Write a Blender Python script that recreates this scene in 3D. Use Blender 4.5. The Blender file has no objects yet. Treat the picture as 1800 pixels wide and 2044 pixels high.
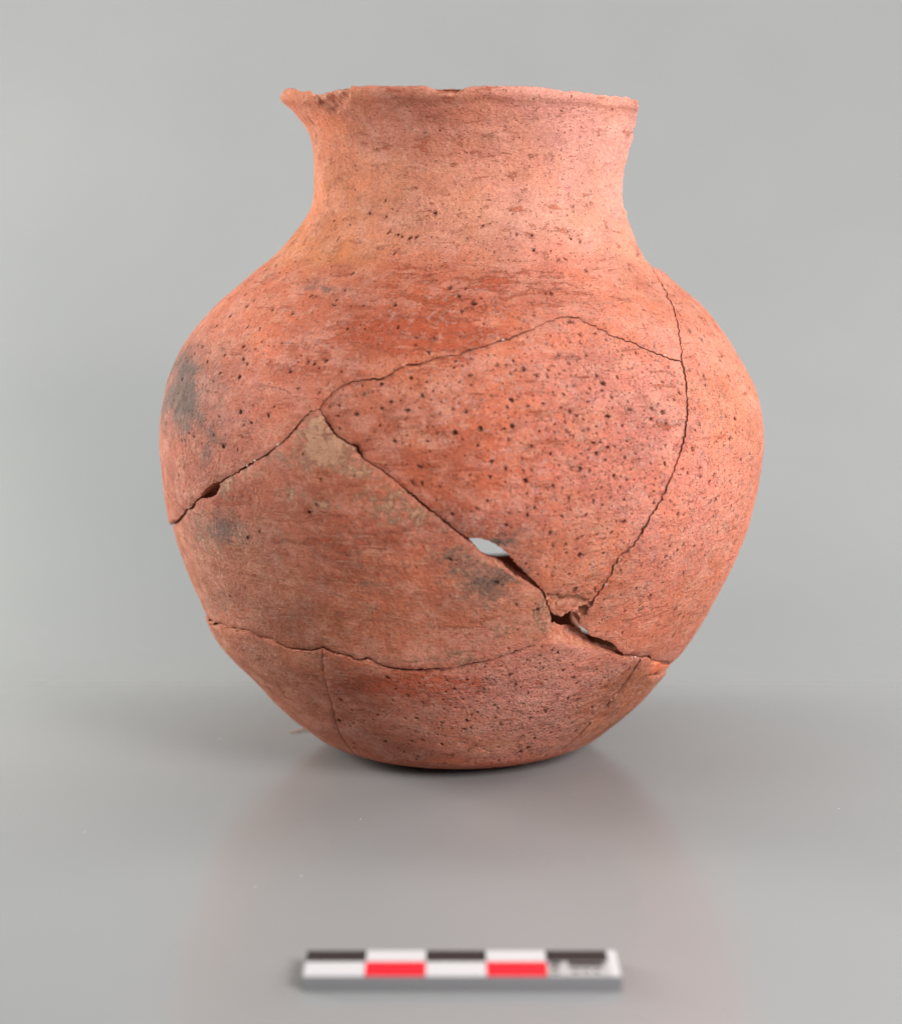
import bpy, math, numpy as np
from mathutils import Vector
from mathutils.geometry import delaunay_2d_cdt

# All sizes are worked out in "units"; S turns a unit into metres (the scale bar is 10 cm = 440 units)
S = 2.27e-4
scene = bpy.context.scene

# ------------------------------------------------------------------ camera
FOC, TILT, DIST, HGT = 4000.0, math.atan(637 / 4000.0), 3878.0, 1081.0
cam = bpy.data.cameras.new('camera')
camo = bpy.data.objects.new('camera', cam)
scene.collection.objects.link(camo)
scene.camera = camo
cam.dof.use_dof = True
camo.location = (0, -DIST * S, HGT * S)
camo.rotation_euler = (math.pi / 2 - TILT, 0, 0)
cam.sensor_fit = 'HORIZONTAL'
cam.sensor_width = 36
cam.lens = 36 * FOC / 1800
cam.clip_start = 0.01
cam.clip_end = 50
cam.dof.use_dof = True
cam.dof.focus_distance = 3570 * S
# aperture diameter about 55 units
cam.dof.aperture_fstop = (cam.lens / 1000) / (55 * S)

# ------------------------------------------------------------------ world, lamps, exposure
w = bpy.data.worlds.new('World')
scene.world = w
w.use_nodes = True
w.node_tree.nodes['Background'].inputs[0].default_value = (0.90, 0.95, 1.0, 1)
w.node_tree.nodes['Background'].inputs[1].default_value = 0.26
scene.view_settings.view_transform = 'Standard'
scene.view_settings.look = 'None'
scene.view_settings.exposure = 0
scene.view_settings.gamma = 1


def softbox(name, loc, aim, sx, sy, power, col, spread=180):
    l = bpy.data.lights.new(name, 'AREA')
    l.shape = 'RECTANGLE'
    l.size, l.size_y = sx * S, sy * S
    l.energy = power
    l.color = col
    l.spread = math.radians(spread)
    o = bpy.data.objects.new(name, l)
    scene.collection.objects.link(o)
    o.location = Vector(loc) * S
    d = (Vector(aim) - Vector(loc))
    o.rotation_euler = d.to_track_quat('-Z', 'Y').to_euler()
    return o


softbox('softbox_right', (3000, 700, 1200), (0, 0, 500), 800, 1300, 3.2, (1.0, 0.95, 0.93))
softbox('softbox_left', (-3000, 800, 1050), (0, 0, 450), 800, 1200, 6.4, (1.0, 0.96, 0.92))
softbox('softbox_front', (2250, -3200, 2150), (0, 200, 600), 1500, 1500, 11.2, (1.0, 0.92, 0.93))
softbox('added_fill_front_left', (-2900, -2000, 2600), (0, 0, 700), 1300, 1300, 1.9, (1.0, 0.96, 0.92))  # added fill lamp that lifts the left shoulder
softbox('added_fill_overhead', (0, 700, 4200), (0, 2000, 300), 4200, 1300, 5.7, (0.97, 1.0, 1.0))  # added unseen lamp, brightens the swept-up sheet evenly

# ------------------------------------------------------------------ noise helpers


def hash3(i, j, k, seed):
    n = (i * 73856093) ^ (j * 19349663) ^ (k * 83492791) ^ (seed * 2654435)
    n = n & 0xffffffff
    n = ((n ^ (n >> 13)) * 1274126177) & 0xffffffff
    n = ((n ^ (n >> 16)) * 2246822519) & 0xffffffff
    n = n ^ (n >> 15)
    return (n & 0xffffff) / float(0xffffff)


def vnoise(P, scale, seed=0):
    """value noise in -1..1 of an (N,3) array, feature size = scale"""
    Q = np.asarray(P, float) / scale
    I = np.floor(Q).astype(np.int64)
    f = Q - I
    f = f * f * (3 - 2 * f)
    out = 0
    for a in (0, 1):
        for b in (0, 1):
            for c in (0, 1):
                wgt = (f[:, 0] if a else 1 - f[:, 0]) * (f[:, 1] if b else 1 - f[:, 1]) * (f[:, 2] if c else 1 - f[:, 2])
                out = out + wgt * hash3(I[:, 0] + a, I[:, 1] + b, I[:, 2] + c, seed)
    return out * 2 - 1


def smooth(a, b, x):
    t = np.clip((x - a) / (b - a), 0, 1)
    return t * t * (3 - 2 * t)


# ------------------------------------------------------------------ node helpers
def mat(name):
    m = bpy.data.materials.new(name)
    m.use_nodes = True
    nt = m.node_tree
    b = nt.nodes['Principled BSDF']
    return m, nt, b


class NT:
    def __init__(s, nt):
        s.nt = nt

    def n(s, t, **kw):
        x = s.nt.nodes.new(t)
        for k, v in kw.items():
            setattr(x, k, v)
        return x

    def link(s, a, b):
        s.nt.links.new(a, b)

    def setin(s, sock, v):
        if hasattr(v, 'links') or isinstance(v, bpy.types.NodeSocket):
            s.link(v, sock)
        else:
            sock.default_value = v

    def noise(s, vec, scale, detail=3, rough=.55, dist=0.0):
        x = s.n('ShaderNodeTexNoise')
        s.link(vec, x.inputs['Vector'])
        x.inputs['Scale'].default_value = scale
        x.inputs['Detail'].default_value = detail
        x.inputs['Roughness'].default_value = rough
        x.inputs['Distortion'].default_value = dist
        return x.outputs['Fac']

    def vscale(s, vec, v):
        x = s.n('ShaderNodeVectorMath', operation='MULTIPLY')
        s.link(vec, x.inputs[0])
        x.inputs[1].default_value = v
        return x.outputs[0]

    def math(s, op, a, b=0.0, c=0.0, clamp=False):
        x = s.n('ShaderNodeMath', operation=op)
        x.use_clamp = clamp
        s.setin(x.inputs[0], a)
        s.setin(x.inputs[1], b)
        if op in ('MULTIPLY_ADD', 'SMOOTH_MIN'):
            s.setin(x.inputs[2], c)
        return x.outputs[0]

    def step(s, v, a, b, lo=0.0, hi=1.0):
        x = s.n('ShaderNodeMapRange')
        x.interpolation_type = 'SMOOTHSTEP'
        s.setin(x.inputs['Value'], v)
        x.inputs['From Min'].default_value = a
        x.inputs['From Max'].default_value = b
        x.inputs['To Min'].default_value = lo
        x.inputs['To Max'].default_value = hi
        return x.outputs['Result']

    def mix(s, fac, a, b, mode='MIX'):
        x = s.n('ShaderNodeMix', data_type='RGBA', blend_type=mode)
        s.setin(x.inputs['Factor'], fac)
        s.setin(x.inputs['A'], a)
        s.setin(x.inputs['B'], b)
        return x.outputs['Result']

    def attr(s, name):
        x = s.n('ShaderNodeAttribute')
        x.attribute_name = name
        return x

    def voronoi(s, vec, scale, rand=1.0, feature='F1'):
        x = s.n('ShaderNodeTexVoronoi')
        x.feature = feature
        s.link(vec, x.inputs['Vector'])
        x.inputs['Scale'].default_value = scale
        x.inputs['Randomness'].default_value = rand
        return x

    def bump(s, h, dist, strength=1.0, normal=None):
        x = s.n('ShaderNodeBump')
        s.link(h, x.inputs['Height'])
        x.inputs['Distance'].default_value = dist
        x.inputs['Strength'].default_value = strength
        if normal:
            s.link(normal, x.inputs['Normal'])
        return x.outputs[0]


def srgb(r, g, b):
    f = lambda c: (c / 255 / 12.92) if c / 255 < 0.04045 else ((c / 255 + .055) / 1.055) ** 2.4
    return (f(r), f(g), f(b), 1)


# ------------------------------------------------------------------ materials
def clay_material():
    m, nt, b = mat('fired_clay_outside')
    g = NT(nt)
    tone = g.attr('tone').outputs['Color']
    mk = g.n('ShaderNodeSeparateColor')
    g.link(g.attr('marks').outputs['Color'], mk.inputs[0])
    tanm, soot, grit = mk.outputs[0], mk.outputs[1], mk.outputs[2]
    slip = g.attr('marks').outputs['Alpha']
    uv = g.attr('skin').outputs['Vector']          # (along girth, along height, 0) in hundreds of units
    pp = g.attr('place').outputs['Vector']         # position in hundreds of units
    # brushed streaks round the girth
    st1 = g.noise(g.vscale(uv, (0.55, 3.4, 1)), 1.8, 6, .66, .6)
    st2 = g.noise(g.vscale(uv, (1.3, 13, 1)), 2.0, 5, .65, .4)
    big = g.noise(pp, 0.8, 4, .6, .4)
    med = g.noise(pp, 3.4, 7, .72, .25)
    blot = g.noise(g.vscale(pp, (1, 1, 1.5)), 1.7, 7, .7, .2)
    fine = g.noise(pp, 16, 4, .7)
    grain = g.noise(pp, 60, 3, .7)
    s1 = g.math('SUBTRACT', slip, .5)
    # paler, pinker body clay where the slip has rubbed away
    c = g.mix(g.step(blot, .45, .62, 0, .60), tone, g.mix(.5, tone, srgb(226, 172, 150)))
    c = g.mix(g.step(big, .46, .62, 0, .50), c, g.mix(1.0, c, (1.0, .90, .70, 1), 'MULTIPLY'))
    lil = g.noise(g.vscale(pp, (1, 1, 1.3)), 2.6, 6, .7, .4)
    c = g.mix(g.step(lil, .52, .66, 0, .55), c, g.mix(1.0, c, (.86, .83, .98, 1), 'MULTIPLY'))
    # surviving red slip with ragged, brushed edges
    rn = g.math('ADD', g.math('MULTIPLY', st1, .62), g.math('MULTIPLY', med, .38))
    rn = g.math('ADD', rn, g.math('MULTIPLY', g.math('SUBTRACT', fine, .5), .16))
    rn = g.math('ADD', rn, g.math('MULTIPLY', s1, .42))
    red = g.step(rn, .535, .580)
    redc = g.mix(.55, g.mix(1.0, tone, (.80, .58, .46, 1), 'MULTIPLY'), srgb(178, 84, 50))
    c = g.mix(g.math('MULTIPLY', red, .80), c, redc)
    pn = g.math('ADD', g.math('MULTIPLY', st2, .45), g.math('MULTIPLY', med, .55))
    pn = g.math('SUBTRACT', pn, g.math('MULTIPLY', s1, .10))
    c = g.mix(g.step(pn, .535, .60, 0, .50), c, g.mix(.55, c, srgb(226, 180, 152)))
    c = g.mix(g.step(st2, .52, .66, 0, .34), c, g.mix(1.0, c, (.78, .66, .58, 1), 'MULTIPLY'))
    dk = g.noise(g.vscale(pp, (1, 1, 2.2)), 2.2, 6, .7, .5)
    c = g.mix(g.step(dk, .52, .68, 0, .62), c, g.mix(1.0, c, (.66, .60, .56, 1), 'MULTIPLY'))
    # flaked spots: pinkish bed with a pale rim
    fl = g.noise(pp, 7.5, 3, .55, .9)
    flw = g.step(g.math('ADD', grit, g.math('MULTIPLY', med, .9)), .55, .85)
    flm = g.math('MULTIPLY', g.step(fl, .600, .615), flw)
    flr = g.math('MULTIPLY', g.math('SUBTRACT', g.step(fl, .580, .592), g.step(fl, .600, .612)), flw)
    c = g.mix(g.math('MULTIPLY', flm, .60), c, srgb(200, 142, 128))
    c = g.mix(g.math('MULTIPLY', flr, .45), c, srgb(232, 186, 160))
    # grain
    c = g.mix(1.0, c, g.mix(g.step(grain, .3, .7), (.80, .77, .75, 1), (1.17, 1.17, 1.17, 1)), 'MULTIPLY')
    c = g.mix(1.0, c, g.mix(g.step(fine, .3, .7), (.86, .83, .80, 1), (1.12, 1.12, 1.12, 1)), 'MULTIPLY')
    # dark mineral and chaff specks
    vs = g.voronoi(g.vscale(pp, (1, 1, 1.3)), 9)
    keep = g.n('ShaderNodeSeparateColor')
    g.link(vs.outputs['Color'], keep.inputs[0])
    dthr = g.math('MULTIPLY', keep.outputs[1], .20)
    spot = g.math('MULTIPLY', g.step(g.math('SUBTRACT', g.math('ADD', vs.outputs['Distance'], g.math('MULTIPLY', g.math('SUBTRACT', fine, .5), .25)), dthr), .02, -.03),
                  g.math('GREATER_THAN', g.math('ADD', keep.outputs[0], g.math('MULTIPLY', grit, .55)), .84))
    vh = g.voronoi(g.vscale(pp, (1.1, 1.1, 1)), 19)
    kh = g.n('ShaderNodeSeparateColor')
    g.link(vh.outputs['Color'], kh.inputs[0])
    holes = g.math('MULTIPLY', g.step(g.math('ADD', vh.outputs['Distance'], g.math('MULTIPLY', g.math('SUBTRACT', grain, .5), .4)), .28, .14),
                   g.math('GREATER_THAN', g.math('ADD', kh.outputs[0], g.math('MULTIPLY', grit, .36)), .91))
    # thin curled chaff prints
    cn = g.noise(pp, 13, 1, .5, .6)
    chaff = g.math('MULTIPLY', g.step(g.math('ABSOLUTE', g.math('SUBTRACT', cn, .5)), .014, .004),
                   g.step(g.math('ADD', g.noise(pp, 5, 2, .5), g.math('MULTIPLY', grit, .14)), .64, .70))
    c = g.mix(g.math('MULTIPLY', spot, .55), c, g.mix(keep.outputs[2], srgb(112, 64, 50), srgb(160, 100, 100)))
    c = g.mix(g.math('MULTIPLY', holes, .8), c, srgb(92, 52, 38))  # tiny pits painted dark brown: inner shade with some soil
    c = g.mix(g.math('MULTIPLY', chaff, .55), c, srgb(96, 54, 40))
    # tan earth crust
    tn = g.math('ADD', tanm, g.math('MULTIPLY', g.math('SUBTRACT', g.noise(pp, 4.2, 8, .80, .1), .5), 2.3))
    tmask = g.step(tn, .50, .58)
    veil = g.math('MULTIPLY', g.step(g.math('ADD', tn, g.math('MULTIPLY', g.math('SUBTRACT', fine, .5), .5)), .20, .62), g.step(tanm, .05, .22))
    c = g.mix(g.math('MULTIPLY', veil, .38), c, srgb(196, 150, 120))
    c = g.mix(g.math('MULTIPLY', tmask, .72), c, g.mix(g.step(grain, .3, .7), srgb(176, 130, 98), srgb(202, 158, 124)))
    # soot clouds
    sn = g.math('ADD', soot, g.math('MULTIPLY', g.math('SUBTRACT', g.noise(pp, 3.6, 8, .78, .6), .5), 1.5))
    sn = g.math('ADD', sn, g.math('MULTIPLY', g.math('SUBTRACT', g.noise(pp, 22, 3, .7), .5), .9))
    sn = g.math('MULTIPLY', g.step(sn, .10, .85), g.step(soot, .04, .2))
    c = g.mix(g.math('MULTIPLY', sn, .90, clamp=True), c, g.mix(fine, srgb(80, 66, 58), srgb(112, 96, 86)))
    g.link(c, b.inputs['Base Color'])
    b.inputs['Roughness'].default_value = .72
    g.link(g.step(med, .3, .7, .62, .86), b.inputs['Roughness'])
    b.inputs['Specular IOR Level'].default_value = .32
    # relief
    h = g.math('ADD', g.math('MULTIPLY', fine, .5), g.math('MULTIPLY', grain, .22))
    h = g.math('ADD', h, g.math('MULTIPLY', st2, .32))
    h = g.math('ADD', h, g.math('MULTIPLY', g.noise(pp, 9, 3, .6), g.math('ADD', g.math('MULTIPLY', grit, .8), .35)))
    h = g.math('SUBTRACT', h, g.math('MULTIPLY', flm, .30))
    h = g.math('SUBTRACT', h, g.math('MULTIPLY', holes, 1.6))
    h = g.math('SUBTRACT', h, g.math('MULTIPLY', spot, .4))
    h = g.math('SUBTRACT', h, g.math('MULTIPLY', chaff, 1.1))
    h = g.math('ADD', h, g.math('MULTIPLY', red, .18))
    h = g.math('ADD', h, g.math('MULTIPLY', med, .9))
    h = g.math('ADD', h, g.math('MULTIPLY', tmask, .5))
    g.link(g.bump(h, 7.0 * S, 1.0), b.inputs['Normal'])
    return m


def fracture_material():
    m, nt, b = mat('broken_clay_edge')
    g = NT(nt)
    pp = g.attr('place').outputs['Vector']
    a = g.noise(pp, 9, 5, .7, .5)
    d = g.noise(pp, 34, 4, .7)
    c = g.mix(g.step(a, .35, .65), srgb(184, 106, 80), srgb(216, 154, 126))
    c = g.mix(g.step(d, .55, .72, 0, .7), c, srgb(120, 70, 50))
    g.link(c, b.inputs['Base Color'])
    b.inputs['Roughness'].default_value = .9
    b.inputs['Specular IOR Level'].default_value = .2
    g.link(g.bump(g.math('ADD', a, g.math('MULTIPLY', d, .6)), 5 * S, 1.0), b.inputs['Normal'])
    return m


def inside_material():
    m, nt, b = mat('fired_clay_inside')
    g = NT(nt)
    pp = g.attr('place').outputs['Vector']
    c = g.mix(g.noise(pp, 2, 5, .6), srgb(140, 88, 66), srgb(180, 118, 90))
    g.link(c, b.inputs['Base Color'])
    b.inputs['Roughness'].default_value = .9
    g.link(g.bump(g.noise(pp, 14, 4, .6), 4 * S, .8), b.inputs['Normal'])
    return m


M_OUT, M_FRAC, M_IN = clay_material(), fracture_material(), inside_material()

# ------------------------------------------------------------------ the jar's turned shape
ZK = np.array([0, 8, 25, 55, 100, 160, 230, 310, 400, 500, 600, 700, 790, 860, 920, 965, 1000, 1030, 1060, 1100,
               1140, 1175, 1205, 1228, 1240, 1247, 1255, 1262, 1266.])
RK = np.array([167, 221, 272, 312, 358.5, 411, 464, 506, 544, 569, 580.5, 570, 527, 470, 402, 354, 332, 314, 301.5, 298,
               301, 308, 318, 331, 340, 349, 354, 352, 345.])
CK = np.array([13, 13, 13, 13, 13, 10, 8, 10, 15, 19, 22, 20, 13, 15, 14, 20, 31, 36, 39, 40, 44, 47, 44, 37, 34, 33, 32,
               32, 32.])


def hermite(z, k, v):
    d = np.diff(v) / np.diff(k)
    mm = np.zeros(len(v))
    mm[1:-1] = (d[:-1] + d[1:]) / 2
    mm[0], mm[-1] = d[0], d[-1]
    i = np.clip(np.searchsorted(k, z) - 1, 0, len(k) - 2)
    h = k[i + 1] - k[i]
    t = (z - k[i]) / h
    return ((2 * t**3 - 3 * t**2 + 1) * v[i] + (t**3 - 2 * t**2 + t) * h * mm[i] + (-2 * t**3 + 3 * t**2) * v[i + 1]
            + (t**3 - t**2) * h * mm[i + 1])


_z = np.concatenate([np.zeros(30), np.linspace(0, 60, 60)[1:], np.linspace(60, 1266, 700)[1:]])
_r = np.concatenate([np.linspace(1, 167, 30), hermite(_z[30:], ZK, RK)])
_c = np.concatenate([np.full(30, 13.), hermite(_z[30:], ZK, CK)]) + 0.0
_v = np.concatenate([[0], np.cumsum(np.hypot(np.diff(_z), np.diff(_r)))])
VTOP = _v[-1]
_dr, _dz = np.gradient(_r, _v), np.gradient(_z, _v)
_nn = np.hypot(_dr, _dz)
_dr, _dz = _dr / _nn, _dz / _nn
UR = 600.0            # radius that turns an angle into the sheet coordinate u

# rise and fall of the rim round the mouth (angle in degrees, height change)
RIMA = np.array([-140, -100, -84, -74, -70, -66, -60, -55, -52, -44, -36, -27, -19, 8, 14, 22, 32, 38, 46, 54, 62, 72, 90, 118,
                 160, 220.])
RIMZ = np.array([4, 6, 1, 6, 6, 4, -4, -2, -6, 0, 2, 0, -1, -1, -2, -4, -8, -9, -12, -12, -14, -13, -14, -8, -2, 4.])
# nicks broken out of the lip only
NICKA = np.array([-16, -12.5, -11.5, -9, -7, -5.5, -4, -2.5, -1.5, 0, 2.5, 3.5, 5, 27, 28, 30, 31, 44, 45, 47, 48, 56, 58, 60, 66, 68.])
NICKZ = np.array([0, 0, -5, -5, -8, -9, -8, -5, -3, -2.5, -2.5, 0, 0, 0, -2, -2, 0, 0, -2, -1, 0, 0, -3, -1, -3, 0.])


def v_of_z(z):
    return np.interp(z, _z[30:], _v[30:])


def surf(u, v):
    th = u / UR
    r, z, c = np.interp(v, _v, _r), np.interp(v, _v, _z), np.interp(v, _v, _c)
    dr, dz = np.interp(v, _v, _dr), np.interp(v, _v, _dz)
    rim = np.interp(np.degrees(th), RIMA, RIMZ)
    nick = np.interp(np.degrees(th), NICKA, NICKZ) + .7 * np.sin(th * 61) * np.sin(th * 37 + 1) 
    z2 = z + rim * smooth(1205, 1262, z) + nick * smooth(1250, 1265, z)
    P = np.stack([25 * 0 + c + r * np.sin(th), -r * np.cos(th), z2], -1)
    N = np.stack([dz * np.sin(th), -dz * np.cos(th), -dr], -1)
    return P, N, z


def proj(P):
    x, y, z = P[..., 0], P[..., 1] + DIST, P[..., 2] - HGT
    d = y * math.cos(TILT) - z * math.sin(TILT)
    h = y * math.sin(TILT) + z * math.cos(TILT)
    return np.stack([900 + FOC * x / d, 1022 - FOC * h / d], -1)


# lookup from a place seen in the photograph to a place on the jar's skin (front or far side)
_gu = np.radians(np.arange(-92, 92.1, .6)) * UR
_gv = np.linspace(150, VTOP, 420)
_GU, _GV = np.meshgrid(_gu, _gv)
_GP = proj(surf(_GU.ravel(), _GV.ravel())[0])
_fu = np.radians(np.arange(100, 215, 1.0)) * UR
_FU, _FV = np.meshgrid(_fu, _gv)
_FP = proj(surf(_FU.ravel(), _FV.ravel())[0])


def on_skin(pts, far=False):
    G, U, V = (_FP, _FU.ravel(), _FV.ravel()) if far else (_GP, _GU.ravel(), _GV.ravel())
    out = []
    for p in np.asarray(pts, float):
        d = (G[:, 0] - p[0])**2 + (G[:, 1] - p[1])**2
        k = np.argpartition(d, 6)[:6]
        wg = 1 / (d[k] + .05)**2
        out.append((np.sum(U[k] * wg) / wg.sum(), np.sum(V[k] * wg) / wg.sum()))
    return np.array(out)


rng = np.random.RandomState(7)


def jag(pts, amp=1.6, seg=4.5):
    """break a traced line into short uneven steps, keeping its ends"""
    pts = [np.array(p, float) for p in pts]
    out = [pts[0]]
    for a, b in zip(pts[:-1], pts[1:]):
        n = max(1, int(np.hypot(*(b - a)) / seg))
        nrm = np.array([-(b - a)[1], (b - a)[0]]) / (np.hypot(*(b - a)) + 1e-9)
        for k in range(1, n + 1):
            q = a + (b - a) * k / n
            if k < n:
                q = q + nrm * rng.uniform(-amp, amp)
            out.append(q)
    return np.array(out)


def line(pts, amp=1.6, seg=4.5, far=False):
    return on_skin(jag(pts, amp, seg), far)


def deg(pts, amp=4, seg=24):
    """a line given as (angle in degrees, height) on the unseen side"""
    q = [(math.radians(a) * UR, v_of_z(z)) for a, z in pts]
    return jag(q, amp, seg)


# traced break lines
J1, J2 = (637, 816), (1361, 722)
L_A_LEFT = [(349, 1048), (361, 1031), (374, 1016), (384, 1014), (391, 1002), (403, 992)]
HOLE_UP = [(403, 991), (410, 980), (419, 973), (427, 966), (436, 963)]
HOLE_LO = [(403, 993), (412, 994), (423, 992), (431, 986), (434, 976), (436, 965)]
L_A_MID = [(436, 964), (454, 953), (488, 934), (508, 921), (535, 906), (555, 889), (576, 872), (592, 851), (606, 834),
           (618, 822), J1]
L_AB = [J1, (645, 801), (657, 790), (665, 782), (687, 767), (711, 760), (741, 755), (758, 756), (779, 745),
        (802, 733), (816, 728), (837, 726), (860, 716), (880, 710), (918, 706), (946, 694), (979, 686), (1003, 678),
        (1031, 668), (1063, 656), (1087, 642), (1119, 632), (1143, 631), (1155, 632), (1167, 642), (1196, 656),
        (1220, 670), (1240, 677), (1264, 684), (1288, 696), (1304, 702), (1326, 710), J2]
L_AD = [(1298, 531), (1314, 557), (1328, 581), (1340, 610), (1350, 642), (1356, 674), (1360, 706), J2]
L_BD = [J2, (1368, 750), (1370, 782), (1373, 819), (1368, 851), (1364, 883), (1356, 911), (1348, 935), (1338, 955),
        (1324, 987), (1310, 1012), (1292, 1042), (1268, 1080), (1260, 1092), (1239, 1111), (1223, 1130), (1216, 1152),
        (1206, 1168), (1192, 1190), (1183, 1200)]
L_B_TIP = [(1183, 1200), (1168, 1212), (1155, 1222), (1136, 1231), (1124, 1238), (1108, 1235), (1101, 1226),
           (1096, 1209), (1090, 1193), (1082, 1178)]
L_BC = [(936, 1078), (905, 1055), (881, 1035), (860, 1019), (840, 1003), (812, 980), (789, 961), (772, 946),
        (752, 933), (731, 919), (716, 907), (708, 892), (691, 882), (674, 872), (660, 855), (647, 835), J1]
HOLE2_UP = [(1082, 1178), (1066, 1162), (1047, 1145), (1028, 1126), (1012, 1107), (993, 1092), (974, 1081),
            (952, 1076), (936, 1077)]
HOLE2_LO = [(936, 1079), (946, 1090), (965, 1109), (974, 1115), (993, 1125), (1009, 1139), (1035, 1156), (1060, 1169),
            (1082, 1179)]
L_C_TIP = [(1082, 1179), (1089, 1194), (1094, 1210), (1100, 1229), (1103, 1238), (1097, 1257), (1089, 1270),
           (1077, 1281)]
L_CE = [(1077, 1284), (1044, 1297), (1016, 1308), (965, 1321), (917, 1331), (884, 1336), (838, 1337), (817, 1338),
        (790, 1335), (769, 1330), (749, 1321), (732, 1315), (719, 1320), (705, 1316), (695, 1310), (658, 1303),
        (644, 1294), (624, 1300), (587, 1297), (566, 1289), (546, 1278), (522, 1273), (502, 1261), (492, 1258),
        (458, 1253), (431, 1243), (415, 1237)]
L_D_TIP = [(1184, 1203), (1171, 1228), (1157, 1238), (1155, 1251), (1168, 1261), (1181, 1273), (1203, 1279),
           (1219, 1284), (1228, 1290), (1234, 1300), (1243, 1308), (1263, 1311)]
L_DF = [(1263, 1311), (1279, 1313), (1298, 1311), (1303, 1319), (1318, 1326), (1330, 1327), (1344, 1321)]
L_E_TOP = [(1263, 1312), (1241, 1310), (1219, 1304), (1195, 1299), (1171, 1295), (1150, 1290), (1124, 1285),
           (1101, 1278), (1088, 1281), (1077, 1285)]
L_EF = [(1279, 1315), (1263, 1342), (1247, 1367), (1225, 1394), (1206, 1416), (1173, 1448), (1148, 1474), (1129, 1499)]
L_EE = [(644, 1303), (647, 1341), (653, 1375), (661, 1409), (669, 1443), (678, 1470), (685, 1494)]
L_FG = [(1300, 1314), (1301, 1330), (1296, 1345), (1312, 1357), (1330, 1347)]

VB = 172.0     # where the walls end and the base disc begins (just on the table)
VB_RING = 150.0
a_left, a_mid, ab = line(L_A_LEFT, 2.0), line(L_A_MID, 1.3), line(L_AB, 1.5)
ad, bd, btip, bc = line(L_AD, 1.6), line(L_BD, 1.6), line(L_B_TIP, 1.2, 3.5), line(L_BC, 1.2)
h1u, h1l, h2u, h2l = line(HOLE_UP, 1), line(HOLE_LO, 1), line(HOLE2_UP, .6), line(HOLE2_LO, .8)
ctip, ce, dtip, df, etop = line(L_C_TIP, 1), line(L_CE, 1.2), line(L_D_TIP, 1.1, 3.5), line(L_DF, 1), line(L_E_TOP, 1.2)
dg = lambda pts, amp=.8, seg=5: deg(pts, amp, seg)
ef = np.concatenate([line(L_EF[:-2], 1), dg([(40.8, 92), (39.5, 60), (38, 25), (37, 3)])])
ee = np.concatenate([line(L_EE[:-2], .7), dg([(-39, 94), (-41, 62), (-43, 30), (-44, 3)])])
fg = np.concatenate([line(L_FG[:3], 1), dg([(56, 193), (64, 181), (76, 170), (89, 166)])])
df = np.concatenate([line(L_DF[:5], 1), dg([(58, 214), (63, 205), (68, 200), (73, 198)])])
SEAM_L, SEAM_R = -140, 220


def uvd(a, z):
    return np.array([[math.radians(a) * UR, v_of_z(z)]])


def rimrow(a0, a1):
    n = max(2, int(abs(a1 - a0) * (2.2 if max(abs(a0), abs(a1)) < 100 else .6)))
    a = np.linspace(a0, a1, n)
    return np.stack([np.radians(a) * UR, np.full(n, VTOP)], -1)


zl = float(np.interp(a_left[0][1], _v, _z))
zc = float(np.interp(ce[-1][1], _v, _z))
al = math.degrees(a_left[0][0] / UR)
ael = math.degrees(ce[-1][0] / UR)
lefthid = deg([(SEAM_L, zl - 30), (-118, zl + 14), (al, zl)])
lefthid[-1] = a_left[0]
cehid = deg([(ael, zc), (-115, zc - 25), (SEAM_L, zc + 10)])
cehid[0] = ce[-1]
# neck break at the right: on the widened neck, seen as the jar's ragged right outline
NECKR = [(1273, 203), (1275, 215), (1270, 232), (1269, 249), (1263, 262), (1264, 272), (1259, 286), (1254, 300),
         (1251, 318), (1245, 335), (1242, 362), (1242, 395), (1244, 413), (1252, 424), (1252, 437), (1258, 452),
         (1267, 474), (1274, 492), (1281, 508), (1292, 524), (1298, 531)]
neckr = line(NECKR, 1.2)
neckr = np.concatenate([[[neckr[0][0], VTOP]], neckr[neckr[:, 1] < VTOP - 2]])
neckr[-1] = ad[0]
aR = math.degrees(neckr[0][0] / UR)
vbr = lambda a0, a1: np.stack([np.radians(np.linspace(a0, a1, max(2, int(abs(a1 - a0) / 3)))) * UR,
                               np.full(max(2, int(abs(a1 - a0) / 3)), VB_RING)], -1)
adf = math.degrees(df[-1][0] / UR)
zdf = float(np.interp(df[-1][1], _v, _z))
a_ee = math.degrees(ee[-1][0] / UR)
a_ef = math.degrees(ef[-1][0] / UR)
RB = 130
dfhid = deg([(adf, zdf), (110, zdf - 12), (RB, zdf + 8)])
dfhid[0] = df[-1]
dtop = deg([(RB, 960), (112, 950), (97, 915), (math.degrees(ad[0][0] / UR), float(np.interp(ad[0][1], _v, _z)))], 2, 12)
dtop[-1] = ad[0]

# far wall: a sherd is lost low at the back, so the backdrop shows through the jar
LOST = [(850, 1078), (905, 1102), (940, 1112), (985, 1114), (1015, 1111), (1040, 1113), (1066, 1120), (1092, 1155),
        (1130, 1200), (1155, 1229), (1159, 1256), (1174, 1272), (1210, 1283), (1290, 1270), (1340, 1200),
        (1330, 1090), (1230, 1000), (1090, 965), (980, 975), (890, 1020)]
lost = line(LOST + [LOST[0]], 2, 9, far=True)[:-1]

cutf = len(df)
kF = int(np.argmin(np.hypot(*(df - on_skin([(1279, 1313)])[0]).T)))
kG = int(np.argmin(np.hypot(*(df - on_skin([(1301, 1315)])[0]).T)))
ef[0] = df[kF]
fg[0] = df[kG]
kE = int(np.argmin(np.hypot(*(ce - on_skin([(644, 1296)])[0]).T)))
ee[0] = ce[kE]
gend = math.degrees(fg[-1][0] / UR)
zg = float(np.interp(fg[-1][1], _v, _z))
ghid = deg([(gend, zg), (100, zg - 6), (118, zdf - 4)], 3, 16)
ghid[0] = fg[-1]
gtop = deg([(118, zdf - 4), (110, zdf - 12), (adf, zdf)], 1, 16)

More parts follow.
